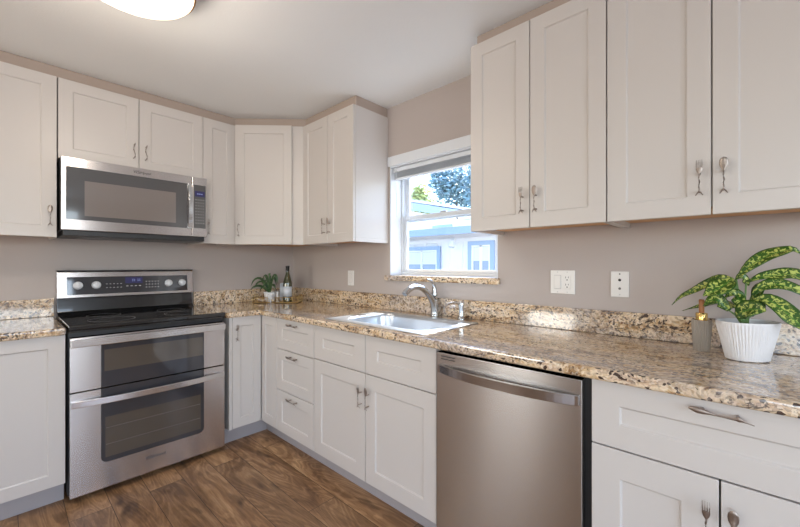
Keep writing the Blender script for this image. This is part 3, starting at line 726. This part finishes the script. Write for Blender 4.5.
# ---------------------------------------------------------------- wall plates (face to -x)
def plate(label, cat, y0, y1, z0, z1, name):
    r = thing(name, label, cat, (-.0008, (y0+y1)/2, (z0+z1)/2), base_R)
    w, h = y1-y0, z1-z0
    MB().box(-w/2, w/2, 0, -.006, -h/2, h/2).build('cover_plate', M_PLATE, r, bevel=.0025)
    return r
def disc(r, x, z, rad, m, name, y=-.0062, t=.0012, par=None):
    o = MB().lathe([(rad, 0), (rad, t), (rad*.2, t*1.2)], seg=16).xf(Matrix.Rotation(pi/2, 4, 'X')).build(name, m, par or r); o.location = (x, y, z); return o
def duplex(r, x):
    f = MB().box(-.0165, .0165, -.0062, -.0085, -.034, .034).build('receptacle', M_PLATE, r, bevel=.002); f.location.x = x
    for zc_ in (.0175, -.0175):
        s = MB(); s.box(-.0075, -.0055, -.0086, -.0090, zc_+.001, zc_+.010); s.box(.0050, .0070, -.0086, -.0090, zc_+.002, zc_+.010); s.lathe([(.0028, 0), (.0028, .0005)], (0, 0, 0), 10) if False else s.box(-.0025, .0025, -.0086, -.0090, zc_-.009, zc_-.004)
        s.build('slot', M_SLOT, f)
def rocker(r, x):
    f = MB().box(-.0170, .0170, -.0062, -.0074, -.0345, .0345).build('switch_surround', M_GREY, r); f.location.x = x
    MB().box(-.0155, .0155, -.0075, -.0105, -.032, .032).build('rocker', M_PLATE, f, bevel=.0015)
r = plate('double white plate with a rocker switch and a duplex outlet', 'wall plate', -2.551, -2.434, 1.079, 1.195, 'switch_plate')
rocker(r, -.023); duplex(r, .023)
for x in (-.023, .023):
    for z in (-.049, .049): disc(r, x, z, .0028, M_GREY, 'screw')
r = plate('single white jack plate with two round sockets above the backsplash', 'wall plate', -2.777, -2.705, 1.077, 1.192, 'jack_plate')
for z, rad, m in ((.046, .0030, M_SLOT), (.019, .0060, M_SLOT), (-.019, .0055, M_BADGE), (-.046, .0030, M_GREY)):
    disc(r, 0, z, rad, m, 'screw' if rad < .004 else 'jack')
r = plate('single white switch plate between the corner and the window', 'wall plate', -.902, -.830, 1.060, 1.178, 'switch_plate')
rocker(r, 0)
for z in (-.049, .049): disc(r, 0, z, .0028, M_GREY, 'screw')

# ---------------------------------------------------------------- ceiling light
r = thing('ceiling_light', 'round flush ceiling light with a glowing glass bowl and thin bronze rim', 'ceiling light', (-1.555, -1.475, H))
MB().lathe([(.150, -.001), (.155, -.030), (.200, -.052), (.208, -.058), (.208, -.068), (.198, -.068)], seg=48).build('rim', M_BRONZE, r, smooth=True)
n = 8; R0 = .202
MB().lathe([(R0*cos(radians(90*i/n)) if i < n else .001, -.066-.060*sin(radians(90*i/n))) for i in range(n+1)], seg=48).build('glass_bowl', M_SHADE, r, smooth=True)
pl = bpy.data.lights.new('ceiling_lamp_bulb', 'POINT'); pl.energy = 14; pl.color = (1, .88, .74); pl.shadow_soft_size = .12
po = bpy.data.objects.new('ceiling_lamp_bulb', pl); COL.objects.link(po); po.location = (-1.575, -1.490, H-.20)

# ---------------------------------------------------------------- leaves
def leaf_mesh(pts, hw, up=(0, 0, 1), fold=.25, wav=.0, ns=14):
    P = [Vector(p) for p in pts]; n = len(P)
    def cat(a, t):
        t = t*(len(a)-1); i = min(int(t), len(a)-2); f = t-i
        p0, p1, p2, p3 = a[max(i-1, 0)], a[i], a[i+1], a[min(i+2, len(a)-1)]
        return .5*((2*p1)+(-p0+p2)*f+(2*p0-5*p1+4*p2-p3)*f*f+(-p0+3*p1-3*p2+p3)*f**3)
    up = Vector(up); s = MB(); uvs = []; m = 6
    for i in range(ns+1):
        t = i/ns; c = cat(P, t); d = (cat(P, min(1, t+.02))-cat(P, max(0, t-.02))).normalized(); w = max(0.0004, cat(hw, t))
        side = d.cross(up); side.normalize(); nn = side.cross(d).normalized()
        for k in range(m+1):
            q = 2*k/m-1
            s.v.append(tuple(c+side*q*w+nn*(abs(q)*w*fold+wav*sin(t*11+q*2)*abs(q))))
            uvs.append((k/m, t))
    for i in range(ns):
        for k in range(m): s.f.append((i*(m+1)+k, i*(m+1)+k+1, (i+1)*(m+1)+k+1, (i+1)*(m+1)+k))
    return s, uvs
def leaf(pts, hw, parent, m, up, fold=.25, wav=.002, name='leaf', ns=14):
    s, uvs = leaf_mesh(pts, hw, up, fold, wav, ns)
    o = s.build(name, m, parent, smooth=True, recalc=False)
    uvl = o.data.uv_layers.new(name='UVMap')
    for lp in o.data.loops: uvl.data[lp.index].uv = uvs[lp.vertex_index]
    sd = o.modifiers.new('solid', 'SOLIDIFY'); sd.thickness = .0007
    return o

# large variegated plant at right
PC = Vector((-.198, -3.155, ZG1))
r = thing('potted_plant', 'leafy variegated plant in a white ribbed oval pot at the right', 'plant', tuple(PC))
pr = [(.050, .001), (.056, .004), (.0625, .04), (.071, .08), (.079, .118), (.0805, .126), (.0800, .129), (.0765, .129), (.0750, .124), (.073, .108)]
def pot(prof, nrib):
    s = MB(); seg = 192; vs = []
    for i, (a, z) in enumerate(prof):
        outer = 1 <= i <= 4
        for k in range(seg):
            th = 2*pi*k/seg; ridge = (1+.020*cos(nrib*th)) if 1 < i < 5 else 1
            vs.append((a*.86*cos(th)*ridge, a*1.10*sin(th)*ridge, z))
    n_ = len(prof)
    fs = [(i*seg+k, i*seg+(k+1) % seg, (i+1)*seg+(k+1) % seg, (i+1)*seg+k) for i in range(n_-1) for k in range(seg)]+[tuple(range(seg))[::-1]]
    return s.add(vs, fs)
POTRZ = radians(-42)
o = pot(pr, 56).build('pot', M_POT, r, smooth=True, rz=POTRZ+pi/2-radians(48)+radians(43)); 
MB().lathe([(.073, .105), (.073, .112), (.001, .114)], seg=40, sx=.86, sy=1.10).build('soil', M_SOIL, r, rz=o.rotation_euler[2])
LV = [
 ([(-0.2, -3.125, 1.17), (-0.186, -3.162, 1.217), (-0.172, -3.198, 1.247), (-0.158, -3.233, 1.263), (-0.144, -3.261, 1.272), (-0.13, -3.282, 1.256)], [.002, .017, .023, .022, .011, .0005], (-1, .0, .9)),
 ([(-0.19, -3.152, 1.16), (-0.172, -3.186, 1.181), (-0.154, -3.222, 1.186), (-0.136, -3.257, 1.190), (-0.118, -3.292, 1.180), (-0.1, -3.330, 1.150)], [.003, .012, .021, .026, .020, .0005], (-1, 0, .8)),
 ([(-0.19, -3.164, 1.114), (-0.186, -3.186, 1.145), (-0.182, -3.22, 1.157), (-0.176, -3.254, 1.150), (-0.170, -3.288, 1.130), (-0.165, -3.32, 1.10)], [.002, .014, .022, .020, .012, .0005], (-1, 0, .8)),
 ([(-0.2, -3.161, 1.101), (-0.212, -3.196, 1.112), (-0.225, -3.229, 1.088), (-0.237, -3.257, 1.055), (-0.25, -3.285, 1.020)], [.004, .017, .027, .026, .002], (-1, -.2, .7)),
 ([(-0.2, -3.12, 1.173), (-0.188, -3.086, 1.176), (-0.176, -3.053, 1.153), (-0.164, -3.016, 1.129), (-0.152, -2.975, 1.103), (-0.14, -2.945, 1.067)], [.002, .015, .018, .012, .009, .0005], (-1, .2, .8)),
 ([(-0.20, -3.120, 1.176), (-0.225, -3.103, 1.158), (-0.25, -3.077, 1.136), (-0.268, -3.045, 1.115)], [.003, .029, .031, .001], (-1, .2, .5)),
 ([(-0.16, -3.124, 1.073), (-0.11, -3.085, 1.082), (-0.075, -3.030, 1.066), (-0.06, -2.970, 1.040)], [.010, .020, .016, .0005], (-.6, .1, 1)),
 ([(-0.225, -3.128, 1.052), (-0.245, -3.150, 1.072), (-0.262, -3.172, 1.080), (-0.272, -3.197, 1.078)], [.010, .029, .028, .003], (-1, -.1, .5)),
 ([(-0.21, -3.110, 1.066), (-0.225, -3.085, 1.098), (-0.235, -3.068, 1.100), (-0.25, -3.045, 1.080)], [.006, .022, .019, .001], (-1, .3, .7)),
 ([(-0.20, -3.150, 1.060), (-0.215, -3.135, 1.105), (-0.235, -3.120, 1.125), (-0.255, -3.100, 1.110)], [.004, .018, .018, .001], (-1, .3, .6)),
 ([(-0.19, -3.165, 1.050), (-0.195, -3.185, 1.090), (-0.205, -3.205, 1.105), (-0.22, -3.230, 1.090)], [.004, .016, .017, .001], (-1, -.2, .6)),
 ([(-0.20, -3.128, 1.172), (-0.185, -3.140, 1.182), (-0.175, -3.150, 1.170), (-0.170, -3.158, 1.150)], [.004, .012, .013, .001], (-1, 0, .8)),
 ([(-0.17, -3.170, 1.085), (-0.140, -3.180, 1.125), (-0.110, -3.190, 1.150), (-0.075, -3.200, 1.155)], [.003, .015, .015, .001], (-.4, 0, 1)),
]
for pts, hwid, up in LV:
    leaf([Vector(p)-PC for p in pts], hwid, r, M_LEAF, up, .28, .0025)
    b = Vector(pts[0])-PC
    st = Vector(((b.x)*.12, (b.y)*.12+.002, .108))
    mid = (st+b)/2+Vector((.004, .003, .012))
    if (st-b).length > .02: MB().tube([st, mid, b], [.0036, .0030, .0022], 8).build('stem', M_STEM, r, smooth=True)

# ribbed frosted glass jar with gold collar
r = thing('glass_diffuser', 'ribbed frosted glass jar with gold collar and amber stopper beside the plant pot', 'jar', (-.135, -3.0330, ZG1))
MB().lathe([(.0225, .001), (.0240, .006), (.0300, .105), (.0290, .114), (.0262, .114), (.0250, .100), (.0210, .010), (.001, .010)], seg=96, rib=.035, ribn=24).build('glass', M_FROST, r, smooth=True)
MB().lathe([(.0255, .104), (.0175, .112), (.0175, .114), (.0178, .138), (.0165, .140), (.001, .140)], seg=32).build('collar', M_GOLD, r, smooth=True, label='shiny gold collar')
MB().lathe([(.0080, .1405), (.0085, .186), (.006, .189), (.001, .189)], seg=20).build('stopper', M_AMBER, r, smooth=True, label='amber brown stopper')

# ---------------------------------------------------------------- corner tray and what stands on it
TC = Vector((-.290, -.250, ZG1)); TR = -radians(47)
r = thing('tray', 'openwork gold wire tray in the corner of the worktop', 'tray', tuple(TC+Vector((0, 0, .001))), TR)
tw, td, th = .185, .085, .046
MB().box(-tw, tw, -td, td, .002, .005).build('base', M_BRASS, r)
for z in (.005, th):
    MB().tube([(-tw, -td, z), (tw, -td, z), (tw, td, z), (-tw, td, z), (-tw, -td, z)], .0025, 6).build('rail', M_BRASS, r)
s = MB(); nx = 9
for sy in (-td, td):
    for i in range(nx+1):
        x = -tw+2*tw*i/nx; s.tube([(x, sy, .005), (x, sy, th)], .0018, 6)
        if i < nx:
            x2 = x+2*tw/nx
            if i % 3 == 0: s.tube([(x, sy, th*.5), (x2, sy, th*.5)], .0016, 6)
            elif i % 3 == 1: s.tube([(x, sy, .005), (x2, sy, th)], .0016, 6)
            else: s.tube([(x, sy, th), (x2, sy, .005)], .0016, 6)
for sx in (-tw, tw):
    for i in range(1, 4): s.tube([(sx, -td+2*td*i/4, .005), (sx, -td+2*td*i/4, th)], .0018, 6)
s.build('fretwork', M_BRASS, r)
for sx in (-1, 1):
    MB().tube([(sx*tw, -.035, th), (sx*(tw+.004), -.03, th+.022), (sx*(tw+.004), .03, th+.022), (sx*tw, .035, th)], .003, 8).build('handle', M_BRASS, r, smooth=True)
RM = Matrix.Rotation(TR, 3, 'Z')
def on_tray(x, y): p = RM @ Vector((x, y, 0)); return (TC.x+p.x, TC.y+p.y, TC.z+.0075)
TS = MB()
# white pot with dark strappy plant
p0 = on_tray(-.072, .005)
r = thing('potted_plant', 'small strappy dark green plant in a white pot on the corner tray', 'plant', p0)
MB().lathe([(.036, 0), (.038, .003), (.048, .060), (.050, .075), (.0505, .080), (.046, .080), (.044, .066)], seg=36, caps=False).build('pot', M_POT, r, smooth=True)
MB().lathe([(.038, .001), (.038, .004), (.001, .004)], seg=24).build('pot_base', M_POT, r) 
MB().lathe([(.044, .060), (.044, .066), (.001, .068)], seg=24).build('soil', M_SOIL, r)
V1 = Vector((.68, -.7335, 0)); V2 = Vector((-.7335, -.68, 0))  # sideways / towards the room
for (a, l, hgt, b, w_) in ((-1, .110, .115, .3, .011), (-1, .125, .055, -.1, .012), (-.75, .075, .135, -.5, .010), (.9, .055, .140, .2, .010), (.8, .050, .065, .5, .010), (.35, .05, .12, -.6, .011), (-.3, .06, .10, .9, .011), (.1, .04, .15, .4, .009), (-.5, .07, .06, .9, .010), (.5, .06, .09, .9, .010), (-.1, .03, .13, -.3, .009), (-.9, .09, .09, .6, .010)):
    d = (V1*a+V2*b).normalized(); z0 = .068
    l *= 1.2; hgt *= 1.22; w_ *= 1.1
    pts = [Vector((0, 0, z0)), d*l*.25+Vector((0, 0, z0+hgt*.55)), d*l*.6+Vector((0, 0, z0+hgt*.92)), d*l*.95+Vector((0, 0, z0+hgt*.82)), d*l*1.15+Vector((0, 0, z0+hgt*.45))]
    leaf(pts, [.004, w_*.8, w_, w_*.8, .0006], r, M_LEAFD, (-.6, -.5, .9), .25, 0, ns=10)
leaf([Vector((0, 0, .068)), V1*.012+Vector((0, 0, .12)), V1*.020+Vector((0, 0, .165)), V1*.030+Vector((0, 0, .200))], [.003, .006, .009, .0008], r, M_CREAMLEAF, (-.7, -.6, .3), .3, 0, name='cream_leaf', ns=10)
# wine bottle
r = thing('wine_bottle', 'dark green wine bottle with pale label on the corner tray', 'bottle', on_tray(.082, -.008), radians(0))
MB().lathe([(.034, 0), (.037, .003), (.0375, .02), (.0375, .145), (.036, .165), (.027, .200), (.0175, .232), (.0145, .255), (.0140, .292), (.0155, .293), (.0155, .300), (.0125, .301), (.001, .301)], seg=36).build('glass', M_BOTTLE, r, smooth=True)
MB().lathe([(.0146, .252), (.0148, .288), (.0160, .291), (.0162, .302), (.001, .3025)], seg=28).build('foil', M_FOIL, r, smooth=True, label='black foil capsule')
s = MB(); vs = []; 
for z in (.045, .128):
    for k in range(25): a = radians(225-80+160*k/24); vs.append((.0379*cos(a), .0379*sin(a), z))
s.add(vs, [(k, k+1, 26+k, 25+k) for k in range(24)]); o = s.build('label', M_LABEL, r, smooth=True); sd = o.modifiers.new('solid', 'SOLIDIFY'); sd.thickness = .0003; sd.offset = 1
# folded pale napkin standing behind
r = MB(); r.add([( -.030, -.004, 0), (.030, -.004, 0), (.028, -.006, .100), (.012, -.010, .155), (-.024, -.008, .150), (-.030, .006, 0), (.030, .006, 0), (.028, .005, .100), (.012, .002, .155), (-.024, .004, .150)],
      [(0, 1, 2, 3, 4), (9, 8, 7, 6, 5), (0, 5, 6, 1), (1, 6, 7, 2), (2, 7, 8, 3), (3, 8, 9, 4), (4, 9, 5, 0)])
o = r.build('napkin', M_TOWEL, None, bevel=.002, loc=on_tray(.022, .060), rz=TR); tag(o, 'pale blue and white folded cloth standing behind the wine bottle', 'napkin')
# stemless glass and wine glass
r = thing('wine_glass', 'small clear stemmed glass at the front of the corner tray', 'glass', (-.405, -.335, ZG1+.001))
MB().lathe([(.026, 0), (.026, .002), (.005, .005), (.004, .022), (.008, .028), (.021, .040), (.025, .058), (.023, .080), (.0215, .080), (.0235, .058), (.019, .041), (.001, .030)], seg=32).build('glass', M_CLEAR, r, smooth=True)
r = thing('pillar_candle', 'slim white candle holder between the small pot and the bottle', 'candle', on_tray(.004, -.035))
MB().lathe([(.012, 0), (.012, .004), (.006, .010), (.006, .035), (.011, .042), (.011, .046), (.0005, .046)], seg=20).build('holder', M_POT, r, smooth=True)
MB().lathe([(.008, .0462), (.008, .085), (.001, .086)], seg=16).build('candle', M_POT, r, smooth=True)
# shells / wooden beads
for i, (x, y, sc_, lab) in enumerate(((-.150, -.02, .020, 'pinkish shell at the left end of the corner tray'), (-.115, -.045, .017, 'tan shell at the front of the corner tray beside the small pot'), (-.128, .035, .015, 'small shell at the back left of the corner tray'))):
    s = MB(); rows = []
    for a in range(9):
        t = a/8; rows.append((max(.0006, sc_*sin(pi*min(.98, t*.93+.05))**.8*(1-.45*t)), t))
    s.tube([(-.02*sc_/.02+t*sc_*2.4, .1*sc_*sin(t*6), sc_*.78) for rr, t in rows], [rr for rr, t in rows], 14, flat=.75)
    o = s.build('seashell', M_SHELL, None, smooth=True, loc=on_tray(x, y), rz=.6+i*1.9); tag(o, lab, 'shell', 'shells on the corner tray')

# ---------------------------------------------------------------- outside the window
g = tag(MB().box(.4, 40, -25, 40, -.75, -.70).build('ground', M_GROUND, loc=(0, 0, 0)), 'pale gravel ground outside', 'ground', kind='structure')
HX = 4.0
r = thing('neighbour_house', 'white sided house with blue trim just outside the window', 'house', (HX, 1.5, -.70))
def hz(z): return z+.70
Y = lambda y: y-1.5
s = MB(); s.box(0, 5, Y(-3.5), Y(7.5), 0, hz(1.86))
for i in range(37): s.box(-.018, 0, Y(-3.5+i*.30), Y(-3.5+i*.30)+.035, 0, hz(1.76))
s.build('wall', M_SIDING, r)
MB().box(-.45, -.41, Y(-3.8), Y(7.8), hz(1.775), hz(1.90)).build('fascia', M_BLUE, r)
MB().prism([(-.46, hz(1.905)), (2.5, hz(2.25)), (5.4, hz(1.905)), (5.4, hz(1.865)), (-.40, hz(1.865))], Y(-3.9), Y(7.9), 'xz').build('roof', M_ROOF, r)
MB().box(-.03, -.0, Y(-3.5), Y(7.5), hz(1.66), hz(1.74)).build('frieze_board', M_SIDING, r)
for (ya, yb, za, zb) in ((.03, .56, .95, 1.66), (1.20, 2.14, .90, 1.60)):
    f = ring(MB(), -.06, -.02, Y(ya), Y(yb), hz(za), hz(zb), .075).build('window', M_BLUE, r)
    s = ring(MB(), -.05, -.02, Y(ya+.075), Y(yb-.075), hz(za+.075), hz(zb-.075), .03); m_ = (ya+yb)/2; s.box(-.05, -.02, Y(m_)-.022, Y(m_)+.022, hz(za+.08), hz(zb-.08)); s.build('sash', M_SIDING, f)
    MB().box(-.025, -.019, Y(ya+.08), Y(yb-.08), hz(za+.08), hz(zb-.08)).build('pane', M_EXTGLASS, f)
    MB().box(-.028, -.0255, Y(ya+.105), Y(yb-.105), hz(zb-.36), hz(zb-.11)).build('curtain', M_CURT, f)
MB().tube([(-.08, Y(.83), hz(1.72)), (-.16, Y(.83), hz(1.66)), (-.20, Y(.83), hz(1.56))], [.02, .05, .06], 10).build('wall_lamp', M_SIDING, r)

r = thing('neighbour_house', 'second white house with blue trimmed gable behind the nearer roof', 'house', (9.5, 6.5, -.70))
s = MB(); s.box(0, 3, -6.5, 6.0, 0, 3.55); s.prism([(-2.35, 3.55), (6.0, 3.55), (6.0, 5.4)], 0, 3, 'yz'); s.build('wall', M_SIDING, r)
s = MB(); s.prism([(-2.6, 3.56), (-2.6, 3.82), (6.2, 5.85), (6.2, 5.45)], -.25, -.10, 'yz'); s.build('fascia', M_BLUE, r)
s = MB(); s.prism([(-2.7, 3.84), (-2.7, 3.92), (6.3, 6.0), (6.3, 5.88)], -.30, 3.2, 'yz'); s.box(-.3, 3.2, -6.8, -2.3, 3.56, 3.70); s.build('roof', M_ROOF, r)
for ya, yb, za, zb in ((-1.75, -.85, 2.75, 3.45), (.6, 1.8, 2.6, 3.3)):
    f = MB().box(-.06, -.01, ya, yb, za, zb).build('window', M_BLUE, r); MB().box(-.07, -.061, ya+.12, yb-.12, za+.1, zb-.1).build('pane', M_EXTGLASS, f)

def tree(label, loc, hgt, blobs, m, n, size, seed):
    rnd = random.Random(seed)
    r = thing('tree', label, 'tree', loc)
    MB().tube([(0, 0, 0), (.1, .05, hgt*.35), (-.05, .1, hgt*.7)], [.22, .16, .07], 10).build('trunk', M_BARK, r)
    s = MB()
    for i in range(n):
        bx, by, bz, br = rnd.choice(blobs)
        while True:
            p = Vector((rnd.uniform(-1, 1), rnd.uniform(-1, 1), rnd.uniform(-1, 1)))
            if .15 < p.length < 1: break
        p = p*(br*(.75+.35*noise.noise(p*2+Vector((bx, by, bz)))))+Vector((bx, by, bz))
        a = Vector((rnd.gauss(0, 1), rnd.gauss(0, 1), rnd.gauss(0, 1))).normalized(); b = a.orthogonal().normalized(); k = size*rnd.uniform(.6, 1.3)
        s.add([p-a*k, p+b*k*.45, p+a*k, p-b*k*.45], [(0, 1, 2, 3)])
    s.build('crown', m, r, recalc=False)
tree('yellow-green tree behind the houses, left in the window', (16.5, 12.3, -.7), 6.4, [(0, 0, 5.9, 1.0), (.2, -.9, 5.5, .9), (0, .9, 6.3, 1.0), (0, -.2, 6.6, .8)], M_FOLY, 2600, .16, 3)
tree('large blue-green tree behind the second house', (19.2, 11.0, -.7), 9.0, [(0, 0, 7.1, 2.3), (0, -2.0, 6.3, 2.1), (.3, 1.2, 8.0, 1.7), (0, -2.3, 7.8, 1.6)], M_FOLB, 8500, .18, 5)
tree('sparse blue-green tree at the right edge of the window view', (16.8, 5.2, -.7), 8.0, [(0, 0, 5.8, 1.2), (0, .2, 7.2, 1.0), (0, -.8, 4.9, 1.0)], M_FOLB, 1700, .17, 9)
